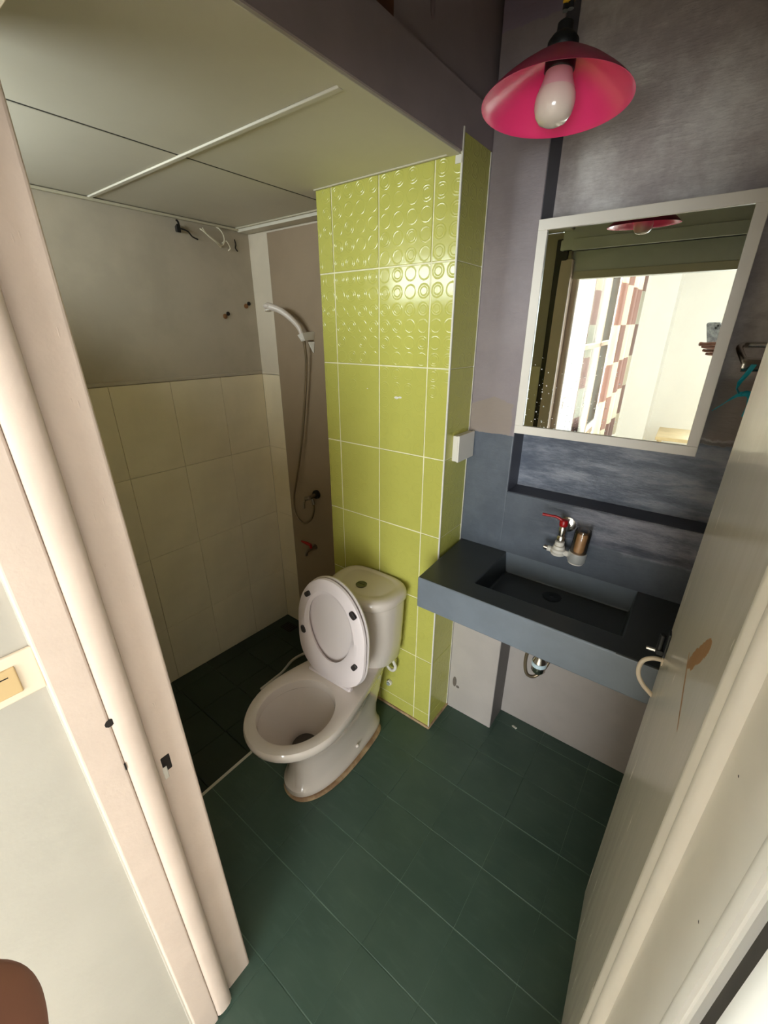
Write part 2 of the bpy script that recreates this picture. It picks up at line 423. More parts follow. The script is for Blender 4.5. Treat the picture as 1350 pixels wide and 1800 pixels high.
_tiles = {}
def tile(mat_, w, h, t, parent, loc, rot=(0, 0, 0), ch=.0012, jit=0., x0=0., z0=0., name='tile'):
    """one wall tile: local x 0..w, z 0..h, glazed face at y=0 looking to -y"""
    key = (mat_, round(w, 4), round(h, 4), t, ch, round(x0, 4), round(z0, 4))
    if key not in _tiles:
        vs = [(x0, t, z0), (x0 + w, t, z0), (x0 + w, t, z0 + h), (x0, t, z0 + h), (x0, ch, z0), (x0 + w, ch, z0), (x0 + w, ch, z0 + h), (x0, ch, z0 + h),
              (x0 + ch, 0, z0 + ch), (x0 + w - ch, 0, z0 + ch), (x0 + w - ch, 0, z0 + h - ch), (x0 + ch, 0, z0 + h - ch)]
        fs = [(8, 9, 10, 11)]
        for a in range(4):
            b2 = (a + 1) % 4; fs += [(a, b2, 4 + b2, 4 + a), (4 + a, 4 + b2, 8 + b2, 8 + a)]
        fs.append((3, 2, 1, 0))
        me = bpy.data.meshes.new('tile'); me.from_pydata(vs, [], fs); me.materials.append(M[mat_]); me.update()
        bm = bmesh.new(); bm.from_mesh(me); bmesh.ops.recalc_face_normals(bm, faces=bm.faces); bm.to_mesh(me); bm.free()
        _tiles[key] = me
    o = link(name, _tiles[key], parent)
    o.location = Vector(loc)
    o.rotation_euler = (rot[0] + random.uniform(-jit, jit), rot[1], rot[2] + random.uniform(-jit, jit))
    return o

# ------------------------------------------------------------------ key dimensions (metres)
ZC = 2.119            # lowered shower ceiling
XL = -1.25            # shower's left wall
YB = 0.24             # shower's back wall
YP = 0.174            # pier plane of the mirror wall
YN = 0.272            # bottom of the niche
YU = 0.306            # wall under the sink
XR = 0.90             # right wall
YF = -0.98; YS_ = -1.022            # inner face of the front wall
HT = 2.75             # high ceiling

# ------------------------------------------------------------------ floor
fl = structure(MB().box(-.545, XR, -1.16, YU + .02, -.10, -.0014).build('floor', 'floor_grout'))
gx = [-.545] + [.0335 + .2 * k for k in range(-2, 5)] + [XR - .002]
gy = [-1.155] + [-.957 + .199 * k for k in range(0, 7)] + [YU]
for i in range(len(gx) - 1):
    for j in range(len(gy) - 1):
        x0, x1, y0, y1 = gx[i], gx[i + 1], gy[j], gy[j + 1]
        if x1 - x0 < .02 or y1 - y0 < .02: continue
        if y0 > YP - .05 and x1 < .1: y1 = min(y1, YP)
        tile('floor_tile', x1 - x0 - .0008, y1 - y0 - .003, .006, fl, (x0 + .0004, y0 + .0015, random.uniform(-.0004, .0004)), (R(-90), 0, 0), .0006)
MB().box(-.557, -.545, -.985, -.02, -.10, .0005).build('kerb_edge', 'dust_white', fl)
# shower floor, about 5 cm lower and falling to the drain
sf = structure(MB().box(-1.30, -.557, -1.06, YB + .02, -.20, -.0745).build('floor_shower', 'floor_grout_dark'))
sf.name = 'floor.001'
slope = math.atan2(-.033, .8)
sx = [XL] + [-1.157, -.957, -.757, -.557]
sy = [-1.02, -.76, -.56, -.36, -.16, .04, YB]
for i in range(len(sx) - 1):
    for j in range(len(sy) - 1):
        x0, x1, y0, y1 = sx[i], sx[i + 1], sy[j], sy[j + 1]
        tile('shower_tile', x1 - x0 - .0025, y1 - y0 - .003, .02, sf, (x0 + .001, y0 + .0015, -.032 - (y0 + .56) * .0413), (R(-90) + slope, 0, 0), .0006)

# ------------------------------------------------------------------ left wall of the shower
wl = structure(MB().box(-1.40, XL - .006, -1.10, YB + .1, -.2, ZC + .06).build('wall_left', 'beige_wall'))
MB().box(XL - .006, XL - .004, -1.02, YB, -.1, 1.477).build('grout_bed', 'beige_grout', wl)
ly = [-1.02, -.765, -.515, -.2625, -.010, YB]
lz = [-.09, .29, .69, 1.09, 1.478]
for i in range(5):
    for j in range(4):
        tile('beige_tile', ly[i + 1] - ly[i] - .0016, lz[j + 1] - lz[j] - .0016, .007, wl, (XL, ly[i], lz[j]), (0, 0, R(90)), .0006, .0015)
MB().box(XL - .006, XL + .002, -1.02, YB, 1.478, 1.494).build('cap_ledge', 'beige_wall', wl, .003)
# wall damage: two plugged holes and a crack beside the wires
for (y, z) in ((.075, 1.757), (.200, 1.806)):
    MB().lathe([(.011, 0), (.011, .004), (.006, .006)], (XL - .006, y - .012, z - .008), (1, 0, 0), 9).build('wall_plug', 'rust_wood', wl)
    MB().lathe([(.009, 0), (.009, .0045)], (XL - .006, y + .006, z + .004), (1, 0, 0), 9).build('plug_hole', 'hole_dark', wl)
MB().tube([(XL - .005, .165, 2.075), (XL - .005, .170, 2.055), (XL - .005, .166, 2.040), (XL - .005, .176, 2.028)], .0025, 6).build('crack', 'hole_dark', wl)

# ------------------------------------------------------------------ back wall of the shower
wb = structure(MB().box(-1.30, -.50, YB + .005, YB + .12, -.2, ZC + .06).build('wall_back', 'strip_wall'))
for j in range(4):
    tile('beige_tile', .139, lz[j + 1] - lz[j] - .0016, .006, wb, (XL + .001, YB - .001, lz[j]), (0, 0, 0), .0006, .0015)
MB().box(-1.11, -.50, YB - .003, YB + .006, -.1, 2.095).build('painted_panel', 'brown_wall', wb)
MB().box(XL, -1.11, YB - .002, YB + .006, 1.478, 1.490).build('cap_ledge', 'strip_wall', wb, .002)

# ------------------------------------------------------------------ tiled column (pipe chase)
colm = structure(MB().box(-.5503, -.0022, .0022, YP + .13, -.06, 2.160).build('column', 'grout'))
colm.name = 'wall_column'
Z7, HTILE = .0798, .2985
rows = [.012] + [Z7 + HTILE * k for k in range(7)] + [ZC]
cx = [(-.5523, -.4811, -.4811 - .1985), (-.4811, -.2826, -.4811), (-.2826, -.0841, -.2826), (-.0841, 0.0, -.0841)]
for i, (x0, x1, ox) in enumerate(cx):
    for j in range(len(rows) - 1):
        z0, z1 = rows[j], rows[j + 1]
        oz = z1 - HTILE if j == 0 else z0
        g = .0021
        tile('green', x1 - x0 - 2 * g, z1 - z0 - 2 * g, .006, colm, (ox, 0, oz), (0, 0, 0), .0012, .004, x0 + g - ox, z0 + g - oz)
rows2 = rows[:-1] + [2.164]
for j in range(len(rows2) - 1):
    z0, z1 = rows2[j], rows2[j + 1]; oz = z1 - HTILE if j == 0 else z0; g = .0013
    tile('green', YP - .006 - 2 * g, z1 - z0 - 2 * g, .006, colm, (0, 0, oz), (0, 0, R(90)), .0012, .002, .004 + g, z0 + g - oz)
    tile('green', YP + .05, z1 - z0 - 2 * g, .006, colm, (-.5525, YP + .06, oz), (0, 0, R(-90)), .0012, .002, 0, z0 + g - oz)
MB().box(-.0045, .0012, -.0012, .0045, 0.0, 2.172).build('corner_trim', 'dust_white', colm, .001)
MB().box(-.01, .0016, YP - .007, YP + .0, .0, 2.16).build('edge_caulk', 'dust_white', colm, .001)
MB().box(-.553, .004, -.005, .004, 0, .013).build('base_caulk', 'caulk', colm, .002)
MB().box(-.004, .005, 0, YP, 0, .013).build('base_caulk', 'caulk', colm, .002)
MB().box(-.020, -.0005, -.003, .002, 2.095, 2.114).build('plaster_dab', 'dust_white', colm, .001)
for (x, z, s_) in ((-.205, 1.468, .008), (-.190, 1.470, .006), (-.336, 1.490, .003)):
    MB().ball((x, 0, z), s_, 8, (1.2, .2, .6)).build('chipped_spot', 'dust_white', colm)

# ------------------------------------------------------------------ mirror wall (pier, niche, under the sink)
SZ, SZB = .912, .7916
wm = structure(MB().box(-.02, XR + .02, YN, .42, SZB, HT).build('wall_mirror', 'niche_wall'))
MB().box(0.0, .168, YP, YN + .01, SZB + .02, HT).build('pier', 'pier_wall', wm, .003)
MB().box(.165, XR, YP, YN + .01, SZB + .02, 1.150).build('ledge_wall', 'pier_wall', wm, .004)
MB().box(.1665, .1690, YP + .003, YN, 1.151, HT).build('niche_return', 'niche_side', wm)
MB().box(.168, XR, YP + .004, YN, 1.1485, 1.1512).build('niche_ledge', 'niche_side', wm)
lpi = structure(MB().box(0.0012, .222, YP, .42, -.05, SZB - .001).build('wall_pier', 'under_wall', None, .003))
wlo = structure(MB().box(.2, XR + .02, YU, .42, -.05, SZB - .001).build('wall_lower', 'under_wall'))
MB().box(.2205, .2232, YP + .003, YU, -.0, SZB).build('pier_return', mat('pier_return', '#6b6563', .6, .1, 8), lpi)
for (x, z, w_, h_) in ((.030, .165, .010, .030), (.047, .142, .009, .008)):
    MB().ball((x, YP, z), 1, 10, (w_, .0008, h_)).build('damp_stain', mat('damp_stain', '#6a6059', .8, .2, 60), lpi)

# ------------------------------------------------------------------ beam and upper wall over the shower
bm_ = structure(MB().box(-.06, -.0015, YF - .02, YP + .1, ZC + .002, 2.252).build('trim_1', 'purple_wall'))
up = structure(MB().box(-.12, -.014, YF - .02, YP + .1, 2.252, HT).build('wall_upper', 'purple_wall'))
MB().box(-.0145, -.0105, -.52, -.30, 2.255, 2.285).build('rust_stain', 'rust_stain', up)
MB().ball((-.0135, -.150, 2.345), 1, 10, (.002, .010, .030)).build('paint_drip', mat('paint_drip', '#77696f', .3), up)
# ------------------------------------------------------------------ shower ceiling: panels in a T grid
ce = structure(MB().box(-1.30, -.03, YS_, YB + .02, ZC + .012, ZC + .05).build('ceiling', 'dark_gap'))
px_ = [(-1.245, -.634), (-.626, -.042)]
py_ = [(-1.02, -.437), (-.423, .165)]
for x0, x1 in px_:
    for y0, y1 in py_:
        MB().box(x0, x1, y0, y1, ZC, ZC + .012).build('panel', 'ceiling_panel', ce, .0015, 1)
MB().box(-1.245, -.042, -.4365, -.4225, ZC - .0045, ZC + .010).build('grid_bar', 'ceiling_panel', ce, .001, 1)
MB().box(-.6345, -.6285, -1.02, .17, ZC + .001, ZC + .010).build('grid_bar', 'dark_gap', ce)
MB().box(-.040, -.0065, YS_, .002, ZC - .004, ZC + .012).build('edge_strip', 'ceiling_panel', ce, .001, 1)
MB().box(-1.245, -.552, .168, .176, ZC - .005, ZC + .012).build('edge_strip', 'grid_white', ce, .001, 1)
MB().box(-1.245, -.552, .180, .236, ZC - .016, ZC + .004).build('edge_strip', 'ceiling_panel', ce, .001, 1)
MB().box(-1.249, -1.236, -1.02, .236, ZC - .012, ZC - .003).build('edge_strip', 'grid_white', ce, .001, 1)
MB().box(-.552, -.010, -.010, -.001, ZC - .0035, ZC + .004).build('edge_strip', 'grid_white', ce, .001, 1)
# high ceiling over the wash area
hc = structure(MB().box(-.12, XR + .02, YF - .16, .42, HT, HT + .05).build('ceiling.001', mat('high_ceiling', '#dcd6d2', .7)))

# ------------------------------------------------------------------ right wall and front wall
wr = structure(MB().box(XR, XR + .1, YF - .0, .42, -.1, HT).build('wall_right', 'purple_wall'))
wf = structure(MB().box(-.05, XR + .02, -1.14, YF, 2.035, HT).build('wall_front', 'front_wall'))
MB().box(.812, XR + .02, -1.14, YF, -.02, 2.0).build('wall_piece', 'front_wall', wf)
# front wall of the shower with its high window
MB().box(-1.35, -.40 + .8 * 0 - .80, -1.34, YS_, -.2, ZC).build('wall_piece', 'beige_wall', wf)
MB().box(-1.20, -.42, -1.34, YS_, -.2, 1.865).build('wall_piece', 'beige_wall', wf)
MB().box(-.42, -.012, -1.14, YS_, -.2, ZC).build('wall_piece', 'beige_wall', wf)
MB().box(-.42, -.10, -1.34, -1.14, -.2, ZC).build('wall_piece', 'beige_wall', wf)
MB().box(-1.20, -.42, -1.34, YS_, 2.106, ZC).build('window_head', 'pine', wf)
for i in range(4):
    for j in range(4):
        xa = -1.249 + i * .29; w_ = .2885
        tile('beige_tile', min(w_, -.072 - xa), lz[j + 1] - lz[j] - .0016, .006, wf, (xa + min(w_, -.072 - xa), YS_ + .006, lz[j]), (0, 0, R(180)), .0006)
MB().box(-.088, -.026, YS_ - .01, YS_ + .008, -.0, 2.09).build('black_board', 'black_board', wf, .006)
win = structure(MB().box(-1.20, -.42, -1.27, -1.262, 1.865, 2.106).build('window_1', 'pane'))
for a in ((-1.20, -.42, 1.865, 1.89), (-1.20, -.42, 2.088, 2.106), (-1.20, -1.18, 1.865, 2.106), (-.44, -.42, 1.865, 2.106), (-.82, -.80, 1.865, 2.106)):
    MB().box(a[0], a[1], -1.275, -1.245, a[2], a[3]).build('window_frame', 'white_paint', win, .002, 1)

# ------------------------------------------------------------------ door frame
df = structure(MB().box(-.06, 0.0, -1.053, -.981, -.02, 2.0).build('door_1', 'pink_paint', None, .006, 3))
df.name = 'door_frame'; df['kind'] = 'structure'
def jamb_profile(sgn, x):           # (x offset, y) outline of stop and flat lining, extruded in z
    pts = [(-.05, -1.058), (.018, -1.0545), (.026, -1.058), (.0305, -1.066), (.0315, -1.078), (.0305, -1.088), (.0285, -1.094), (.0255, -1.0982), (-.05, -1.0982)]
    return [(x + sgn * a, b2) for a, b2 in pts]
def extrude(prof, z0, z1, name, m, parent, ragged=0):
    mb = MB(); mb.loft([[(a, b2, z0) for a, b2 in prof], [(a, b2, z1) for a, b2 in prof]], True, True, True, None, True)
    return mb.build(name, m, parent)
extrude(jamb_profile(1, 0), .012, 1.99, 'door_stop', 'pink_paint', df)
MB().box(-.06, .0275, -1.150, -1.0985, -.0, 1.99).build('lining', 'pink_paint', df, .004, 3)
MB().box(-.06, -.004, -1.05, -.983, -.02, 0.012).build('lining_foot', 'pink_paint', df)
# right jamb
MB().box(.782, .83, -1.053, -.981, -.02, 2.0).build('jamb', mat('grimy_shaded_paint', '#3d3833', .7, .35, 12), df)  # dirty rebate, with the shadow of the door gap put into its colour
extrude(jamb_profile(-1, .782), 0, 1.93, 'door_stop', 'cream_paint', df)
MB().box(.754, .83, -1.150, -1.0985, -.0, 1.93).build('lining', 'cream_paint', df, .004, 3)
# head
MB().box(-.06, .83, -1.150, -1.058, 1.912, 2.08).build('head', 'front_wall', df, .004)
MB().box(.0, .782, -1.0585, -1.054, 1.910, 1.945).build('head_strip', 'casing_pale', df, .001)
MB().box(-.06, .83, -1.0585, -.981, 2.035, 2.08).build('head', 'front_wall', df, .004)
MB().box(.0, .782, -.985, -.972, 2.030, 2.08).build('head_casing', 'front_wall', df, .002)
for o in [df] + [c for c in df.children if c.name.split('.')[0] in ('door_stop', 'lining') and c.data.vertices[0].co.x < .3] + []:
    for v in o.data.vertices: v.co.y -= v.co.z * (.0165 if v.co.y > -1.0 else .0112)   # the old frame leans out of plumb
# latch hole, screw hole and chips in the left jamb
MB().box(-.004, .0008, -1.052, -1.034, .885, .925).build('latch_hole', 'hole_dark', df, .003)
MB().box(-.002, .0018, -1.053, -1.044, .868, .900).build('torn_edge', 'white_plastic', df, .002)
MB().lathe([(.0075, 0), (.0075, .0006)], (.0275, -1.1118, 1.096), (1, 0, 0), 9).build('screw_hole', 'hole_dark', df)
MB().box(.027, .0282, -1.112, -1.1095, .985, 1.0).build('paint_chip', 'hole_dark', df)
for k in range(12):
    z = random.uniform(1.05, 1.8); y = random.uniform(-1.035, -1.004) - z * .0105
    MB().ball((0.0, y, z), 1, 6, (.0006, .0012, random.uniform(.003, .009))).build('paint_flake', 'pink_paint', df)

# ------------------------------------------------------------------ bedroom outside the door (seen in the mirror)
bw = structure(MB().box(-.10, .015, -1.60, -1.149, -.02, 2.7).build('wall_passage', 'white_paint', None, .004))
MB().box(-.10, .015, -3.40, -1.60, -.02, .75).build('wall_piece', 'bed_wall', bw)
MB().box(-.10, .015, -3.40, -1.60, 2.35, 2.7).build('wall_piece', 'bed_wall', bw)
MB().box(-.10, .015, -5.30, -3.40, -.02, 2.7).build('wall_piece', 'bed_wall', bw)
pe = MB().box(.0135, .0185, -1.1545, -1.1475, .0, 1.95).build('plaster_edge', 'white_paint', bw, .0015)
for o in (pe, bw):
    for v in o.data.vertices:
        if v.co.y > -1.3: v.co.y -= v.co.z * .0085
w2 = structure(MB().box(-.075, -.068, -3.40, -1.60, .75, 2.35).build('window_2', 'pane'))
for a in ((-3.40, -1.60, .75, .80), (-3.40, -1.60, 2.30, 2.35), (-3.40, -3.35, .75, 2.35), (-1.65, -1.60, .75, 2.35), (-2.52, -2.48, .75, 2.35), (-3.40, -1.60, 1.52, 1.55)):
    MB().box(-.09, -.04, a[0], a[1], a[2], a[3]).build('window_frame', 'white_paint', w2, .003, 1)
wfar = structure(MB().box(-.10, .80, -5.30, -5.20, -.02, 2.7).build('wall_far', 'bed_wall'))
MB().box(2.65, 3.4, -5.30, -5.20, -.02, 2.7).build('wall_piece', 'bed_wall', wfar)
MB().box(.80, 2.65, -5.30, -5.20, 2.45, 2.7).build('wall_piece', 'bed_wall', wfar)
MB().box(.015, .30, -5.20, -4.55, -.02, 2.7).build('wall_pilaster', 'bed_wall', wfar)
w3 = structure(MB().box(.80, 2.65, -5.27, -5.263, .0, 2.45).build('window_3', 'pane'))  # unseen glazed door, placed by the floor shading, enlarged to light the bathroom
for a in ((.80, 2.65, .0, .06), (.80, 2.65, 2.40, 2.45), (.80, .85, .0, 2.45), (2.60, 2.65, .0, 2.45), (1.73, 1.77, .0, 2.45)):
    MB().box(a[0], a[1], -5.285, -5.235, a[2], a[3]).build('window_frame', 'white_paint', w3, .003, 1)
structure(MB().box(3.3, 3.4, -5.30, -1.0, -.02, 2.7).build('wall_bedroom', 'bed_wall'))
structure(MB().box(.79, 3.4, -1.14, -1.06, -.02, 2.7).build('wall_door', 'bed_wall'))
structure(MB().box(-.10, 3.4, -5.30, -1.14, -.10, -.003).build('floor.002', 'bed_floor'))
structure(MB().box(-.10, 3.4, -5.30, -1.06, 2.7, 2.75).build('ceiling.002', 'bed_wall'))
def curtain(y0, y1, label, place):
    mb = MB(); n = 60; rings = []
    for z in (.62, 2.38):
        ring = []
        for k in range(n + 1):
            y = y0 + (y1 - y0) * k / n
            ring.append((.085 + .012 * math.sin(k * .55) + .004 * math.sin(k * 1.9), y, z))
        ring += [(x - .004, y, z) for x, y, z in reversed(ring)]
        rings.append(ring)
    mb.loft(rings); o = mb.build('curtain', 'curtain'); tag(o, label, 'curtain'); return o
curtain(-3.55, -2.02, 'brown and grey chequered curtain at the bedroom window, seen in the mirror', 0)
rod = tag(MB().cyl((.085, -3.6, 2.395), (.085, -1.55, 2.395), .012, 14).build('curtain_rod', 'dull_metal'), 'slim metal curtain rod above the chequered curtain outside the door', 'curtain rod')
tb = thing('side_table', 'pale wooden table against the far bedroom wall, low in the mirror', 'table', (.68, -4.6, 0))
MB().box(-.24, .5, -.3, .3, .42, .46).build('table_top', 'wood_table', tb, .004)
for a in (-.2, .46):
    for b2 in (-.26, .26): MB().box(a - .02, a + .02, b2 - .02, b2 + .02, 0, .42).build('leg', 'wood_table', tb, .003)

# ------------------------------------------------------------------ door leaf
HINGE = Vector((.780, -.972, 0)); FREE = Vector((.731, -.2225, 0))
dl = bpy.data.objects.new('door_2', None); COL.objects.link(dl); structure(dl)
dl.location = HINGE; dl.rotation_euler = (0, 0, math.atan2(FREE.y - HINGE.y, FREE.x - HINGE.x))
DW = (FREE - HINGE).length
MB().box(.165, DW, -.036, 0, .012, 1.885).build('leaf', 'door_paint', dl, .003, 2)
MB().box(.003, .1655, -.036, .0008, .012, 1.885).build('hinge_stile', 'cream_paint', dl, .003, 2)
prof = [(.146, 0), (.148, .008), (.153, .0135), (.160, .015), (.166, .0125), (.170, .010), (.176, .0125), (.182, .0165), (.189, .0175), (.195, .0145), (.199, .008), (.200, 0)]
mb = MB(); mb.loft([[(a, b2, .015) for a, b2 in prof], [(a, b2, 1.882) for a, b2 in prof]]); mb.build('moulding', 'cream_paint', dl)
prof = [(.006, 0), (.007, .004), (.014, .006), (.022, .0045), (.026, 0)]
mb = MB(); mb.loft([[(a, b2, .015) for a, b2 in prof], [(a, b2, 1.882) for a, b2 in prof]]); mb.build('moulding', 'cream_paint', dl)
for (a, z) in ((.055, 1.21), (.11, 1.33)):
    MB().ball((a, .0008, z), 1, 8, (.0016, .0003, .0009)).build('scratch', 'hole_dark', dl)
for z in (.25, 1.0, 1.65): MB().cyl((-.004, .004, z), (-.004, .004, z + .09), .006, 12).build('hinge', 'dull_metal', dl)
# pull handle and slide bolt near the free edge
hx = DW - .022
MB().tube([(hx, -.001, .985), (hx, .018, .982), (hx + .002, .034, .968), (hx + .004, .040, .945), (hx + .004, .036, .918), (hx + .002, .022, .897), (hx, .006, .884), (hx, -.001, .878)], .0052, 10).build('handle', 'ivory_plastic', dl)
MB().box(hx - .010, hx + .010, 0, .003, .975, .995).build('handle_plate', 'ivory_plastic', dl, .001)
MB().box(hx - .012, hx + .012, .0, .005, .998, 1.062).build('bolt_plate', 'latch_black', dl, .0015)
MB().cyl((hx, .014, 1.000), (hx, .014, 1.052), .0065, 12).build('slide_bolt', 'latch_black', dl)
MB().box(hx - .009, hx + .009, .004, .018, 1.0, 1.012).build('bolt_keeper', 'latch_black', dl, .001)
MB().cyl((hx + .002, .016, 1.004), (hx + .004, .038, 1.002), .0045, 12).build('bolt_knob', 'chrome', dl)

# ------------------------------------------------------------------ sink
sk = thing('sink', 'slate blue masonry sink slab with sunken basin under the framed mirror', 'sink', (0, 0, 0))
X0, X1, XA, XB = .003, XR - .001, .1946, .637
YA, YI, YZ = -.183, -.097, YP - .0005
ZB = .828
mb = MB()
V = lambda x, y, z: (x, y, z)
# the left end tapers a little outward at the front, as in the photograph
xl = lambda y: .003 + (.024 - .003) * (YZ - y) / (YZ - YA)
def quad(*p): mb.add(p, [(0, 1, 2, 3)], False)
top = SZ
quad(V(xl(YA), YA, top), V(XA, YA, top), V(XA, YI, top), V(xl(YI), YI, top))
quad(V(xl(YI), YI, top), V(XA, YI, top), V(XA, YZ, top), V(xl(YZ), YZ, top))
quad(V(XA, YA, top), V(XB, YA, top), V(XB, YI, top), V(XA, YI, top))
quad(V(XB, YA, top), V(X1, YA, top), V(X1, YI, top), V(XB, YI, top))
quad(V(XB, YI, top), V(X1, YI, top), V(X1, YZ, top), V(XB, YZ, top))
fa, fb = XA + .008, XB - .008; yi = YI + .006
quad(V(XA, YI, top), V(XA, YZ, top), V(fa, YZ, ZB), V(fa, yi, ZB))
quad(V(XB, YI, top), V(XB, YZ, top), V(fb, YZ, ZB), V(fb, yi, ZB))
quad(V(XA, YI, top), V(XB, YI, top), V(fb, yi, ZB), V(fa, yi, ZB))
quad(V(fa, yi, ZB), V(fb, yi, ZB), V(fb, YZ, ZB), V(fa, YZ, ZB))
quad(V(fa, YZ, ZB), V(fb, YZ, ZB), V(XB, YZ, top), V(XA, YZ, top))
for a, b2 in ((xl(YA), XA), (XA, XB), (XB, X1)): quad(V(a, YA, SZB), V(b2, YA, SZB), V(b2, YA, top), V(a, YA, top))
for a, b2 in ((YA, YI), (YI, YZ)):
    quad(V(xl(a), a, SZB), V(xl(b2), b2, SZB), V(xl(b2), b2, top), V(xl(a), a, top)); quad(V(X1, a, SZB), V(X1, b2, SZB), V(X1, b2, top), V(X1, a, top))
mb.add([V(xl(YA), YA, SZB), V(XA, YA, SZB), V(XB, YA, SZB), V(X1, YA, SZB), V(X1, YI, SZB), V(X1, YZ, SZB), V(xl(YZ), YZ, SZB), V(xl(YI), YI, SZB)], [tuple(range(8))], False)
slab = mb.build('slab', ['slate_sink', 'dark_top'], sk, .006, 3)
for pl in slab.data.polygons:                # the upper side and the basin get a darker colour than the slate blue front
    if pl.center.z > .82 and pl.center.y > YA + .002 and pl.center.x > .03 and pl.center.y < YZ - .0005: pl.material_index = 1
dr = MB().lathe([(.004, -.006), (.006, 0), (.019, .001), (.029, .0015), (.032, .0005), (.032, -.004)], (.397, .108, ZB + .001), (0, 0, 1), 28).build('drain', mat('drain_metal', '#2e3032', .35, metal=.6), sk)
dt = thing('drain_trap', 'chrome bottle trap with a looped supply hose under the slate blue sink', 'pipe', (0, 0, 0))
tr = MB().cyl((.397, .108, .64), (.397, .108, SZB - .0005), .016, 20)
tr.lathe([(.02, .49), (.026, .50), (.026, .545), (.020, .556), (.021, .60), (.024, .605), (.024, .63), (.016, .636)], (.397, .108, 0), (0, 0, 1), 24)
tr.tube([(.397, .128, .53), (.400, .20, .53), (.402, .306, .53)], .014, 14)
trp = tr.build('trap_body', 'chrome', dt)
MB().lathe([(.0235, .520), (.0275, .522), (.0275, .538), (.0235, .540)], (.397, .108, 0), (0, 0, 1), 24).build('union_ring', 'blue_white', dt)
MB().tube([(.385, .10, .785), (.362, .085, .63), (.352, .085, .54), (.362, .09, .475), (.388, .105, .462), (.415, .125, .50), (.425, .16, .54), (.428, .306, .56)], .0065, 10).build('supply_hose', 'hose_metal', dt)

# tap with filter on the wall above the basin
tp = thing('basin_tap', 'chrome angle valve with red lever on the wall over the basin', 'tap', (0, 0, 0))
MB().cyl((.392, YP, 1.082), (.392, .12, 1.082), .0105, 18).build('inlet', 'chrome', tp)
MB().lathe([(.026, 0), (.026, .002), (.014, .008)], (.392, YP, 1.082), (0, -1, 0), 24).build('wall_flange', 'chrome', tp)
b_ = MB(); b_.lathe([(.009, .044), (.014, .046), (.014, .058), (.011, .062), (.0125, .080), (.012, .092), (.009, .096)], (.390, .118, 1.0), (0, 0, 1), 20)
b_.build('valve_body', 'chrome', tp)
b_ = MB(); b_.lathe([(.006, .094), (.0125, .096), (.0135, .101), (.0135, .113), (.011, .117), (.005, .118)], (.390, .118, 1.0), (0, 0, 1), 18); b_.build('lever_cap', 'red_plastic', tp)
b_ = MB(); b_.tube([(.390, .117, 1.112), (.380, .114, 1.118), (.366, .112, 1.124), (.345, .110, 1.124), (.322, .108, 1.124)], [.0065, .005, .0042, .0042, .0052], 10, None, 4); b_.build('lever', 'red_plastic', tp)
ft = thing('tap_filter', 'white tap filter with clear cup of brown sediment beside the red lever valve', 'water filter', (0, 0, 0))
b_ = MB(); b_.lathe([(.013, .030), (.015, .032), (.015, .044), (.012, .046)], (.389, .117, .995), (0, 0, 1), 20)
b_.lathe([(.016, .000), (.022, .002), (.0245, .006), (.0245, .010), (.021, .012), (.021, .016), (.0245, .018), (.0245, .022), (.019, .026), (.018, .034), (.010, .036)], (.389, .117, .990), (0, 0, 1), 28)
b_.cyl((.389, .117, 1.003), (.434, .114, 1.003), .010, 16)
b_.build('diverter', 'white_plastic', ft)
b_ = MB(); b_.cyl((.366, .117, 1.003), (.353, .117, 1.004), .010, 16); b_.build('collar', 'white_plastic', ft)
b_ = MB(); b_.cyl((.354, .117, 1.004), (.340, .117, 1.006), .0085, 16); b_.build('spout_end', 'chrome', ft)
fc = Vector((.448, .113, .984))
b_ = MB(); b_.lathe([(.020, 0), (.026, .003), (.028, .006), (.028, .036), (.026, .038)], fc, (.06, 0, 1), 28); b_.build('cup_clamp', mat('clamp_silver', '#d6d5d2', .28, metal=.45), ft)
b_ = MB(); b_.lathe([(.018, -.006), (.0235, -.003), (.024, .001)], fc, (.06, 0, 1), 28); b_.build('cup_foot', 'white_plastic', ft)
b_ = MB(); b_.lathe([(.0255, .037), (.0255, .112), (.0235, .117), (.012, .119)], fc, (.06, 0, 1), 28, None, False, True); b_.build('cup', 'clear_cup', ft)
b_ = MB(); b_.lathe([(.014, .038), (.016, .041), (.016, .098), (.013, .103)], fc, (.06, 0, 1), 22); b_.build('cartridge', 'sediment', ft)

# ------------------------------------------------------------------ framed mirror, hanging very slightly off true
mn = Vector((.0200, -.9997, -.0113)).normalized()
mrz = mn.to_track_quat('-Y', 'Z')
mr = thing('mirror', 'rectangular mirror in a white wooden frame hanging over the sink', 'mirror', (.4287, .156, 1.6694))
mr.rotation_mode = 'QUATERNION'; mr.rotation_quaternion = mrz
hw, hh, fw = .252, .2998, .0265
MB().box(-hw + .01, hw - .01, -.002, .003, -hh + .01, hh - .01).build('glass', 'mirror_glass', mr)
for (a, b2, c, d) in ((-hw, hw, hh - fw, hh), (-hw, hw, -hh, -hh + fw)):
    MB().box(a, b2, -.009, .008, c, d).build('frame_rail', 'mirror_frame', mr, .0012)
for (a, b2) in ((-hw, -hw + fw), (hw - fw, hw)):
    MB().box(a, b2, -.0088, .008, -hh + fw, hh - fw).build('frame_stile', 'mirror_frame', mr, .0012)

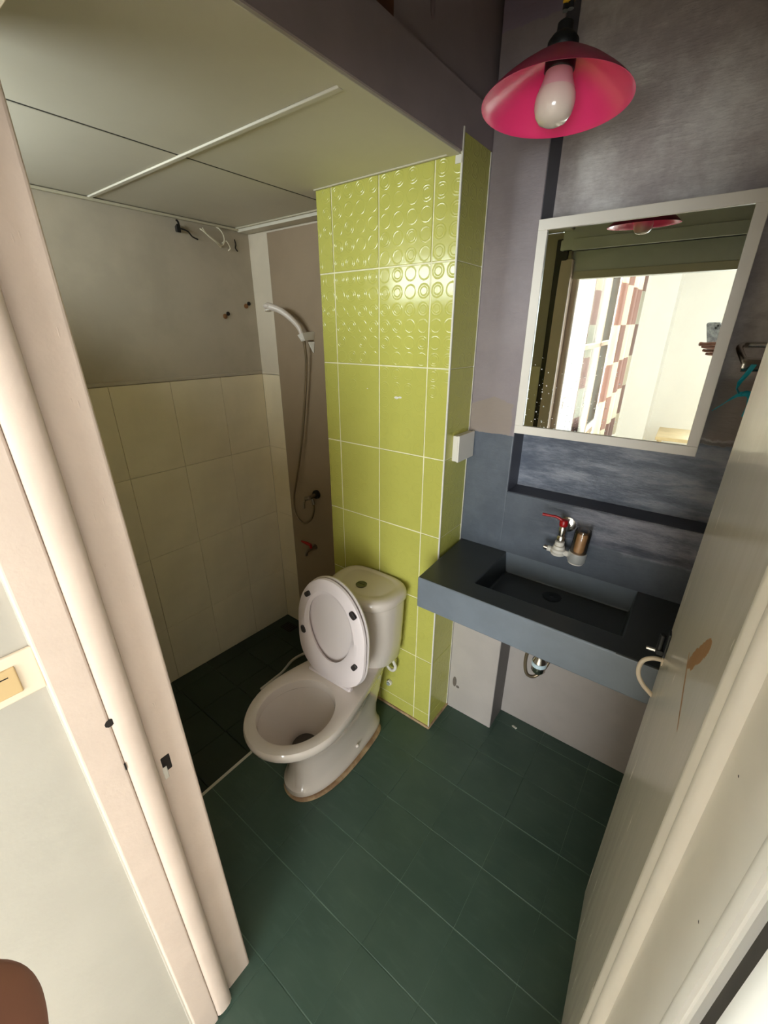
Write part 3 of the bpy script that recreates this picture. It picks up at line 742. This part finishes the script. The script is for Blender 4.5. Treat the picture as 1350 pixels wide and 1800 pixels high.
# ------------------------------------------------------------------ pendant lamp
LX, LY = .369, -.388
lp = thing('pendant_lamp', 'pink enamel pendant lamp with a bare bulb hanging in front of mirror', 'lamp', (LX, LY, 1.9665))
lp.rotation_euler = (R(-3.0), R(0.3), 0)
def at(pts): return [(r, (2.0135 + (z - 2.0135) * .88) - 1.97) for r, z in pts]
outer = at([(.019, 2.087), (.024, 2.0845), (.036, 2.078), (.052, 2.0675), (.072, 2.053), (.092, 2.036), (.106, 2.0225), (.112, 2.0155), (.1135, 2.0135)])
inner = at([(.1135, 2.0135), (.111, 2.0145), (.105, 2.0205), (.091, 2.034), (.071, 2.051), (.051, 2.0655), (.035, 2.076), (.020, 2.0815)])
mb = MB(); mb.lathe(outer, n=56, cap0=False, cap1=False, mi=0); mb.lathe(inner, n=56, cap0=False, cap1=False, mi=1)
mb.build('shade', ['pink_outer', 'pink_enamel'], lp)
MB().lathe(at([(.0215, 2.058), (.0225, 2.060), (.0225, 2.074), (.020, 2.080)]), n=24).build('socket_ring', 'black_plastic', lp)
MB().lathe(at([(.014, 2.0615), (.0185, 2.060), (.0188, 2.056), (.0205, 2.044), (.0240, 2.031), (.0275, 2.0215)]), n=28, cap1=False).build('bulb_base', 'bulb_base', lp).location = (0, 0, .009)
MB().lathe(at([(.0275, 2.0215), (.0296, 2.015), (.0306, 2.006), (.0298, 1.997), (.0270, 1.987), (.0212, 1.9785), (.012, 1.9738), (.002, 1.9725)]), n=32, cap0=False).build('bulb', 'bulb_glass', lp).location = (0, 0, .009)
MB().lathe(at([(.021, 2.083), (.023, 2.088), (.0225, 2.098), (.017, 2.106), (.012, 2.110), (.0115, 2.122), (.007, 2.126)]), n=24).build('socket', 'black_plastic', lp)
MB().tube([(-.004, 0, .154), (-.003, .002, .20), (-.004, .002, .30), (-.002, 0, .775)], .0045, 8).build('cord', 'black_plastic', lp)
MB().tube([(.004, 0, .154), (.003, -.002, .20), (.004, -.002, .30), (.002, 0, .775)], .0045, 8).build('cord', 'black_plastic', lp)
MB().lathe([(.006, .161), (.0085, .163), (.009, .19), (.0085, .246), (.006, .248)], n=12).build('tape_wrap', 'yellow_tape', lp)
tag(MB().lathe([(.03, 0), (.05, -.003), (.052, -.02), (.045, -.026)], (LX + .04, LY - .01, HT), (0, 0, 1), 28).build('ceiling_rose', 'white_plastic'), 'round white ceiling rose from which the pink lamp hangs', 'ceiling rose')

# ------------------------------------------------------------------ boxes and switches
bx = thing('junction_box', 'white blank cover box on the side of the green tiled column', 'switch box', (0, 0, 0))
MB().box(.0, .019, .052, .166, 1.262, 1.352).build('box_base', 'white_plastic', bx, .002)
MB().box(.018, .026, .050, .168, 1.260, 1.354).build('cover', 'white_plastic', bx, .0025, 3)
sw = thing('light_switch', 'ivory plate with a yellowed rocker switch on the white wall by door', 'switch', (0, 0, 0))
MB().box(.0145, .0215, -1.285, -1.1635, 1.213, 1.284).build('plate', 'ivory_plastic', sw, .0025, 3)
MB().box(.0205, .0245, -1.238, -1.1875, 1.226, 1.268).build('rocker', 'yellow_plastic', sw, .0015)
MB().box(.0244, .0248, -1.232, -1.197, 1.2555, 1.2572).build('rocker_line', 'hole_dark', sw)
MB().box(.0145, .0175, -1.1635, -1.1575, 1.211, 1.286).build('back_box_rim', mat('rim_grey', '#a8948a', .6), sw)

# ------------------------------------------------------------------ toilet
CXT = -.268
tl = thing('toilet', 'white two piece toilet with raised seat standing by the green column', 'toilet', (0, 0, 0))
NR = 64
def ring(yf, yr, yp, wm_, wr_, z, e=2.0, er=6.0, dx=0.0):
    """closed outline: front tip yf (negative), rear yr, widest wm_ at yp, wr_ near the rear"""
    pts = []
    h = NR // 2
    for k in range(h + 1):
        s_ = k / h; y = yf + (yr - yf) * (1 - math.cos(math.pi * s_)) / 2
        if y <= yp: w = wm_ * max(0, 1 - abs((yp - y) / (yp - yf)) ** e) ** (1 / e)
        else:
            q = (y - yp) / (yr - yp); sm = q * q * (3 - 2 * q)
            w = (wm_ + (wr_ - wm_) * sm) * max(0, 1 - q ** er) ** (1 / er)
        pts.append((w, y))
    return [(CXT + dx + w, y, z) for w, y in pts] + [(CXT + dx - w, y, z) for w, y in pts[-2:0:-1]]
mb = MB()
rings = [ring(-.585, -.100, -.36, .108, .094, .000, 2.3, 6, -.008), ring(-.590, -.095, -.36, .113, .098, .014, 2.3, 6, -.008), ring(-.588, -.097, -.36, .111, .096, .034, 2.3, 6, -.008),
         ring(-.576, -.106, -.36, .103, .088, .044, 2.3, 6, -.007), ring(-.565, -.112, -.36, .097, .084, .09, 2.3, 6, -.006), ring(-.556, -.110, -.36, .093, .084, .15, 2.2, 6, -.004),
         ring(-.558, -.102, -.37, .094, .086, .19, 2.2, 6, -.002), ring(-.585, -.092, -.41, .106, .090, .235, 2.1), ring(-.632, -.080, -.45, .134, .094, .285, 2.0),
         ring(-.666, -.065, -.48, .156, .098, .325, 2.0), ring(-.686, -.055, -.495, .167, .102, .345, 2.0), ring(-.703, -.045, -.50, .177, .104, .355, 2.0), ring(-.713, -.040, -.50, .1830, .105, .368, 2.0), ring(-.716, -.040, -.50, .1845, .105, .384, 2.0),
         ring(-.715, -.040, -.50, .1840, .105, .394, 2.0), ring(-.711, -.043, -.50, .180, .102, .4005, 2.0), ring(-.700, -.050, -.50, .172, .096, .4025, 2.0)]
hole = lambda yf, yr, w, z: ring(yf, yr, (yf + yr) / 2, w, w, z, 2.0, 2.0)
rings += [hole(-.678, -.362, .142, .4020), hole(-.670, -.369, .136, .398), hole(-.667, -.372, .133, .388), hole(-.665, -.374, .131, .366),
          hole(-.672, -.367, .137, .358), hole(-.655, -.378, .127, .33), hole(-.612, -.400, .106, .28), hole(-.575, -.422, .080, .24), hole(-.553, -.440, .060, .21), hole(-.540, -.448, .050, .18), hole(-.536, -.452, .046, .13), hole(-.534, -.454, .044, .09)]
mb.loft(rings, True, True)
bowl = mb.build('bowl', 'porcelain', tl)
MB().lathe([(.040, 0), (.0525, .001)], (CXT, -.4955, .190), (0, 0, 1), 24).build('trap_shade', 'porcelain_shaded', bowl)  # dark disc standing in for the shading inside the trap opening
MB().loft([ring(-.595, -.114, -.36, .120, .110, .0005, 2.3), ring(-.596, -.113, -.36, .121, .111, .005, 2.3), ring(-.588, -.122, -.36, .113, .103, .012, 2.3)]).build('base_sealant', 'caulk', tl)
for s_ in (-1, 1):
    MB().ball((CXT + s_ * .098, -.30, .062), .009, 10, (.8, 1, 1)).build('bolt_cap', 'porcelain', tl)
# tank
def dring(w, yf, z, yb=-.010):
    yc = -.105; pts = []
    for k in range(NR):
        a_ = 2 * math.pi * k / NR; c_, s_ = math.cos(a_), math.sin(a_)
        if s_ >= 0: x = w * math.copysign(abs(c_) ** (2 / 3.2), c_); y = yc + (yb - yc) * abs(s_) ** (2 / 3.2)
        else: x = w * math.copysign(abs(c_) ** (2 / 2.4), c_); y = yc + (yf - yc) * abs(s_) ** (2 / 2.4)
        pts.append((CXT + .008 + x, y, z))
    return pts
mb = MB(); mb.loft([dring(.112, -.188, .392), dring(.126, -.204, .396), dring(.134, -.212, .408), dring(.142, -.222, .50), dring(.149, -.229, .62), dring(.153, -.233, .704)])
mb.build('tank', 'porcelain', tl)
mb = MB(); mb.loft([dring(.152, -.233, .702), dring(.160, -.242, .704), dring(.163, -.246, .709), dring(.163, -.246, .726), dring(.160, -.243, .736), dring(.153, -.235, .7425), dring(.141, -.223, .7455, -.016), dring(.124, -.203, .7455, -.026), dring(.117, -.196, .7425, -.032), dring(.108, -.187, .7435, -.040), dring(.05, -.14, .7455, -.07)])
lid_t = mb.build('tank_lid', 'porcelain', tl)
MB().lathe([(.022, -.002), (.023, .003), (.021, .0045), (.018, .0042), (.0175, .003), (.002, .0036)], (CXT + .002, -.140, .746), (0, 0, 1), 32).build('flush_button', 'button', lid_t)
MB().box(CXT - .0165, CXT + .0205, -.1406, -.1394, .7494, .7501).build('button_split', 'hole_dark', lid_t)
# seat and lid raised against the tank; local x across, y up the seat, -z towards the viewer
seatM = Matrix.Translation((CXT + .002, -.333, .4135)) @ Matrix.Rotation(R(1.5), 4, 'Z') @ Matrix.Rotation(R(86.2), 4, 'X')
def seat_ring(k, z, hole_=False, sh=0.0):
    """egg outline of the seat in its own plane; y 0 at the hinge, .43 at the tip"""
    pts = []
    for i in range(NR):
        a = 2 * math.pi * i / NR
        if not hole_:
            cy, ry, rx = .214, .226 - sh, .171 - sh
            c_, s_ = math.cos(a), math.sin(a)
            ex = 3.4 if s_ < 0 else 2.0
            x = rx * math.copysign(abs(c_) ** (2 / ex), c_); y = cy + ry * math.copysign(abs(s_) ** (2 / (4.2 if s_ < 0 else 2.0)), s_)
            if s_ < 0: x *= 1 - .24 * (abs(s_) ** 1.8)
        else:
            cy, ry, rx = .232, .150 - sh, .112 - sh
            c_, s_ = math.cos(a), math.sin(a)
            x = rx * c_; y = cy + ry * s_
            if s_ > 0: x *= 1 + .06 * s_ * (1 - s_)
            else: x *= 1 - .10 * abs(s_)
        pts.append(seatM @ Vector((x, y, z)))
    return pts
st = bpy.data.objects.new('seat', None)
mb = MB()
mb.loft([seat_ring(0, .004, True), seat_ring(0, .014, True, .004), seat_ring(0, .0195, True, -.012), seat_ring(0, .0215, False, .045), seat_ring(0, .0185, False, .016), seat_ring(0, .012, False, .003), seat_ring(0, .004, False, 0), seat_ring(0, .0005, False, .004), seat_ring(0, .0005, True, -.006), seat_ring(0, .004, True)], False, False)
bpy.data.objects.remove(st)
seat = mb.build('seat', 'seat_plastic', tl)
for (x, y) in ((-.104, .350), (.118, .345), (-.132, .180), (.130, .128)):
    ang = math.atan2(y - .22, x)
    q = MB(); c_ = Vector((x, y, .0205)); d = Vector((-math.sin(ang), math.cos(ang), 0)); w_ = Vector((math.cos(ang), math.sin(ang), 0))
    def pad(sc, z):
        out = []
        for i in range(20):
            a = 2 * math.pi * i / 20
            px2 = math.copysign(abs(math.cos(a)) ** .6, math.cos(a)) * .016 * sc; py2 = math.copysign(abs(math.sin(a)) ** .6, math.sin(a)) * .0102 * sc
            out.append(seatM @ (c_ + d * px2 + w_ * py2 + Vector((0, 0, z))))
        return out
    q.loft([pad(1, -.004), pad(1, .004), pad(.8, .0065)]); q.build('bumper', 'rubber', seat)
mb = MB()
mb.loft([seat_ring(0, -.005, False, .012), seat_ring(0, -.004, False, .001), seat_ring(0, -.010, False, -.002), seat_ring(0, -.018, False, .001), seat_ring(0, -.024, False, .012), seat_ring(0, -.027, False, .06)])
mb.build('seat_lid', 'lid_plastic', tl)
q = MB(); q.box(-.108, .108, -.013, .007, -.006, .008); q.v = [tuple(Matrix.Translation((CXT - .004, -.336, .4085)) @ Matrix.Rotation(R(1.5), 4, 'Z') @ Vector(v)) for v in q.v]; q.build('hinge_bar', 'seat_plastic', tl, .003)
for s_ in (-1, 1):
    q = MB()
    a = seatM @ Vector((s_ * .070 - .035, -.004, .004)); b2 = seatM @ Vector((s_ * .070 + .035, -.004, .004))
    q.cyl(a, b2, .0095, 16); q.build('hinge', 'seat_plastic', tl)
    MB().lathe([(.013, 0), (.013, .008), (.010, .010)], (CXT + s_ * .085, -.318, .4015), (0, 0, 1), 18).build('hinge_foot', 'seat_plastic', tl)
q = MB(); q.tube([(CXT - .08, -.10, .40), (CXT - .14, -.11, .365), (-.52, -.13, .30), (-.643, -.15, .20), (-.739, -.155, .105), (-.815, -.17, -.005), (-.84, -.21, -.036), (-.835, -.30, -.034)], .0065, 10)
q.build('supply_hose', 'white_plastic', tl)
q = MB(); q.tube([(CXT + .085, -.07, .39), (CXT + .094, -.05, .35), (CXT + .102, -.035, .30), (CXT + .085, -.03, .265), (CXT + .055, -.028, .27), (CXT + .03, -.03, .33), (CXT + .03, -.05, .392)], .0075, 10)
q.build('overflow_hose', 'white_plastic', tl)

nut = thing('wall_nipple', 'small white hexagonal pipe nipple low on the green tiles', 'pipe fitting', (-.219, 0, .152))
MB().lathe([(.013, 0), (.0145, .002), (.0145, .012), (.012, .014)], (0, 0, 0), (0, -1, 0), 6, smooth=False).build('nut', 'white_plastic', nut)
MB().lathe([(.0075, .013), (.0085, .014), (.0085, .020), (.005, .021)], (0, 0, 0), (0, -1, 0), 14).build('plug', mat('plug_grey', '#8f9a9c', .4), nut)

# ------------------------------------------------------------------ shower set
YS = YB - .003
sh = thing('hand_shower', 'white curved hand shower in its wall holder', 'shower head', (0, 0, 0))
hb = Vector((-.872, .190, 1.672))
q = MB(); q.tube([hb + Vector((.004, .006, -.018)), hb, (-.885, .186, 1.702), (-.920, .169, 1.741), (-.967, .149, 1.773), (-1.020, .128, 1.789)], [.0085, .0105, .0125, .0135, .0145, .0160], 14)
q.ball((-1.018, .128, 1.788), .0175, 14, (1.2, 1.0, .72)); q.build('handle', 'hand_shower', sh)
q = MB(); q.lathe([(.013, 0), (.0155, .003), (.0155, .006), (.010, .008)], (-1.016, .1285, 1.774), (.15, -.1, -1), 22); q.build('spray_face', 'white_plastic', sh)
ho = thing('shower_holder', 'white wedge bracket fixed to the brown wall holding the hand shower', 'bracket', (0, 0, 0))
q = MB(); q.loft([[(-.876, .188, 1.640), (-.850, .186, 1.645), (-.842, YS, 1.648), (-.880, YS, 1.650)], [(-.888, .176, 1.668), (-.850, .172, 1.678), (-.836, YS, 1.682), (-.886, YS, 1.682)]], smooth=False)
q.add([(-.858, .208, 1.64), (-.840, YS, 1.64), (-.856, YS, 1.64), (-.845, YS - .002, 1.590), (-.853, YS - .002, 1.590)], [(0, 1, 3), (0, 3, 4), (0, 4, 2), (0, 2, 1), (1, 2, 4, 3)], False)
q.build('bracket', 'white_plastic', ho, .002)
MB().lathe([(.013, 0), (.0145, .004), (.0145, .012), (.012, .016)], hb + Vector((.003, .005, -.024)), (-.1, -.05, 1), 18).build('cradle_ring', 'white_plastic', ho)
hs = MB(); hs.tube([hb + Vector((.004, .006, -.02)), (-.870, .203, 1.600), (-.876, .209, 1.543), (-.904, .212, 1.384), (-.951, .213, 1.167), (-1.010, .211, .955), (-1.046, .207, .831), (-1.038, .203, .735), (-.975, .200, .698), (-.912, .200, .738), (-.883, .199, .795), (-.881, .199, .829)], .0062, 10)
tag(hs.build('shower_hose', 'hose_metal'), 'long flexible metal hose looping from the hand shower to its valve', 'hose')
va = thing('shower_valve', 'small chrome shower valve with black wall boss above the red handled tap', 'valve', (-.900, YS, .868))
MB().lathe([(.024, 0), (.025, .004), (.022, .016), (.014, .020)], (.012, 0, .012), (0, -1, 0), 24).build('wall_boss', 'black_plastic', va)
q = MB(); q.cyl((.012, -.015, .012), (.006, -.052, .006), .0105, 16); q.cyl((.012, -.040, -.002), (.020, -.038, -.034), .0085, 14); q.cyl((.006, -.050, .004), (-.030, -.046, -.010), .011, 16); q.build('valve_body', 'dull_metal', va)
q = MB(); q.tube([(-.030, -.048, -.012), (-.034, -.056, -.030), (-.034, -.060, -.062)], [.006, .0055, .0065], 10); q.build('lever', 'dull_metal', va)
ta = thing('shower_tap', 'little wall tap with a red handle low on the brown shower wall', 'tap', (-.930, YS, .548))
MB().lathe([(.016, 0), (.016, .003), (.009, .006)], (0, 0, 0), (0, -1, 0), 20).build('flange', 'dull_metal', ta)
q = MB(); q.cyl((0, 0, 0), (0, -.055, 0), .0085, 14); q.tube([(0, -.045, 0), (0, -.068, -.004), (-.002, -.074, -.026)], .008, 12); q.build('spout', 'dull_metal', ta)
q = MB(); q.cyl((0, -.035, .006), (0, -.036, .026), .008, 12); q.tube([(0, -.036, .026), (-.022, -.042, .032), (-.058, -.052, .040)], [.0085, .0095, .004], 10); q.build('handle', 'red_plastic', ta)
dn = thing('floor_drain', 'dark square drain grate in the corner of the shower floor', 'drain', (-1.135, .150, -.0608))
MB().box(-.045, .045, -.035, .035, -.004, .0012).build('grate_frame', 'hole_dark', dn, .001)
for k in range(5): MB().box(-.038, .038, -.028 + k * .013, -.0235 + k * .013, .0008, .0024).build('bar', mat('grate_iron', '#20201d', .5), dn)

# ------------------------------------------------------------------ wires on the left wall
XW = XL - .006
wr1 = thing('wire_plug', 'black plug on a short cut lead sticking out of the wall under ceiling', 'wire', (0, 0, 0))
q = MB(); q.loft([[(XW, -.118, 2.062), (XW, -.098, 2.062), (XW, -.098, 2.082), (XW, -.118, 2.082)], [(XW + .030, -.126, 2.056), (XW + .030, -.110, 2.056), (XW + .030, -.110, 2.086), (XW + .030, -.126, 2.086)]], smooth=False); q.build('plug_body', 'black_plastic', wr1, .002)
q = MB(); q.tube([(XW + .018, -.106, 2.074), (XW + .028, -.080, 2.066), (XW + .018, -.056, 2.052), (XW + .012, -.028, 2.046)], .003, 8); q.tube([(XW + .018, -.108, 2.082), (XW + .034, -.120, 2.092), (XW + .036, -.128, 2.098)], .004, 8); q.build('lead', 'black_plastic', wr1)
wr2 = thing('loose_wires', 'tangle of loose white electric wires hanging from the wall under the ceiling', 'wire', (0, 0, 0))
for pts in ([(XW, .070, 2.112), (XW + .02, .082, 2.098), (XW + .026, .094, 2.072), (XW + .016, .094, 2.045), (XW + .004, .082, 2.038)],
            [(XW + .004, .088, 2.036), (XW + .03, .060, 2.042), (XW + .036, .020, 2.058), (XW + .03, -.008, 2.078), (XW + .022, -.018, 2.086)],
            [(XW + .003, .086, 2.034), (XW + .020, .054, 2.046), (XW + .026, .014, 2.066), (XW + .034, -.012, 2.088)],
            [(XW + .003, .096, 2.05), (XW + .022, .106, 2.058), (XW + .02, .124, 2.034), (XW + .006, .122, 2.024)]):
    q = MB(); q.tube(pts, .0028, 8); q.build('wire', mat('wire_white', '#cfc6ae', .5), wr2)

# ------------------------------------------------------------------ paper holder and ribbon on the mirror wall
ph = thing('paper_holder', 'chrome roll holder on the wall beside the mirror, half behind door', 'paper holder', (0, 0, 0))
q = MB(); q.tube([(.90, .215, 1.652), (.80, .215, 1.652), (.735, .215, 1.652), (.712, .212, 1.651), (.704, .196, 1.645), (.708, .170, 1.635), (.716, .140, 1.622), (.722, .118, 1.612)], .0072, 12)
q.build('rail', 'chrome', ph)
q = MB(); q.lathe([(.0145, 0), (.0165, .001), (.017, .006), (.0155, .012), (.0155, .15), (.012, .152)], (.716, .112, 1.610), (1, 0, 0), 24); q.build('roller', 'chrome', ph)
for x in (.80, .86):
    MB().cyl((x, .215, 1.652), (x, YN, 1.652), .008, 12).build('mount', 'chrome', ph)
rb = thing('ribbon', 'teal ribbon tied in a knot around the chrome roll holder', 'ribbon', (0, 0, 0))
q = MB()
q.ribbon([((.738, .094, 1.612), (1, 0, 0)), ((.730, .093, 1.590), (1, .2, 0)), ((.722, .097, 1.572), (.8, .6, 0)), ((.721, .104, 1.556), (.3, 1, 0)), ((.728, .108, 1.545), (.2, 1, .3))], .0105); q.build('loop', 'teal_ribbon', rb)
q = MB(); q.ribbon([((.758, .094, 1.612), (1, 0, 0)), ((.760, .093, 1.590), (1, .2, 0)), ((.758, .097, 1.565), (.8, .6, 0)), ((.748, .106, 1.547), (.3, 1, 0))], .0105); q.build('loop', 'teal_ribbon', rb)
q = MB(); q.ribbon([((.742, .106, 1.546), (.1, .5, 1)), ((.728, .108, 1.543), (.2, .4, 1)), ((.714, .112, 1.530), (.5, .2, .8)), ((.702, .116, 1.515), (.6, .2, .7)), ((.690, .118, 1.503), (.6, .2, .7))], .0125); q.build('tail', 'teal_ribbon', rb)
q = MB(); q.ribbon([((.742, .106, 1.546), (.8, .3, .3)), ((.752, .108, 1.536), (1, .3, 0)), ((.755, .110, 1.515), (1, .2, 0)), ((.752, .112, 1.492), (1, .2, 0))], .0125); q.build('tail', 'teal_ribbon', rb)
q = MB(); q.ball((.742, .105, 1.546), .0075, 12, (1.2, .9, .9)); q.build('knot', 'teal_ribbon', rb)

# small scrap on the floor
tag(MB().loft([[(.300, .246, .001), (.322, .240, .001), (.326, .250, .001), (.304, .256, .001)], [(.302, .247, .003), (.320, .242, .004), (.323, .249, .004), (.306, .254, .0025)]], smooth=False).build('paper_scrap', 'dust_white'), 'tiny white scrap lying on the green floor below the sink', 'scrap')

# ------------------------------------------------------------------ the photographer's phone and hand (seen in the mirror)
phn = thing('phone', 'pale grey phone held up in the doorway, seen in the mirror', 'phone', camspace(-.026, -.055, -.008))
phn.rotation_euler = cam.rotation_euler
PW, PH, PT = .036, .075, .004
def rr(w, h, rad, z, n=8):
    out = []
    for cxx, cyy, a0 in ((w - rad, h - rad, 0), (-w + rad, h - rad, 90), (-w + rad, -h + rad, 180), (w - rad, -h + rad, 270)):
        for k in range(n + 1):
            a = R(a0 + 90 * k / n); out.append((cxx + rad * math.cos(a), cyy + rad * math.sin(a), z))
    return out
MB().loft([rr(PW - .001, PH - .001, .011, PT), rr(PW, PH, .012, PT - .001), rr(PW, PH, .012, -PT + .001), rr(PW - .001, PH - .001, .011, -PT)]).build('body', 'phone_back', phn)
MB().loft([rr(.013, .015, .006, -PT + .0005), rr(.0125, .0145, .006, -PT - .0016)]).build('camera_bump', 'phone_back', phn).location = (.0185, .055, 0)
for (a, b2) in ((.013, .049), (.0245, .061)):
    MB().lathe([(.0055, 0), (.0055, .0012), (.004, .0014)], (a, b2, -PT - .0015), (0, 0, -1), 16).build('lens', 'black_plastic', phn)

# hand: one continuous skinned figure, palm behind the right edge of the phone, fingers across its back
def skin(name, chains, m):
    verts = []; edges = []; rad = []; idx = {}
    def vid(p, r):
        k = tuple(round(c_, 5) for c_ in p)
        if k not in idx: idx[k] = len(verts); verts.append(p); rad.append(r)
        return idx[k]
    for ch in chains:
        prev = None
        for p, r in ch:
            i = vid(p, r)
            if prev is not None: edges.append((prev, i))
            prev = i
    me = bpy.data.meshes.new(name); me.from_pydata([tuple(camspace(*v)) for v in verts], edges, []); me.materials.append(M[m])
    o = link(name, me)
    md = o.modifiers.new('skin', 'SKIN'); md.use_smooth_shade = True
    for i, r in enumerate(rad):
        me.skin_vertices[0].data[i].radius = (r, r); me.skin_vertices[0].data[i].use_root = (i == 0)
    s_ = o.modifiers.new('sub', 'SUBSURF'); s_.levels = 4; s_.render_levels = 4
    return o
WR = ((.050, -.165, .000), .026); PM = ((.030, -.120, .012), .026); EL = ((.12, -.33, -.10), .036); FA = ((.085, -.25, -.05), .031)
K = [((.020, -.078, .018), .0105), ((.018, -.098, .020), .0105), ((.018, -.118, .020), .0100), ((.020, -.136, .018), .0090)]
chains = [[WR, FA, EL], [WR, PM]]
tips = [[((-.012, -.074, .022), .0090), ((-.038, -.071, .036), .0088), ((-.0575, -.0618, .0545), .0112)],
        [((-.016, -.094, .020), .0092), ((-.046, -.092, .022), .0084), ((-.066, -.088, .026), .0072)],
        [((-.016, -.113, .020), .0088), ((-.044, -.112, .022), .0080), ((-.062, -.108, .024), .0070)],
        [((-.010, -.130, .018), .0080), ((-.034, -.130, .020), .0070), ((-.048, -.127, .022), .0062)]]
for k_, t_ in zip(K, tips): chains.append([PM, k_] + t_)
chains.append([PM, ((.034, -.090, -.004), .0115), ((.024, -.060, -.020), .0095), ((.010, -.040, -.022), .0082)])
tag(skin('person', chains, 'skin'), "photographer's bare hand and forearm holding the phone up in the doorway", 'person')
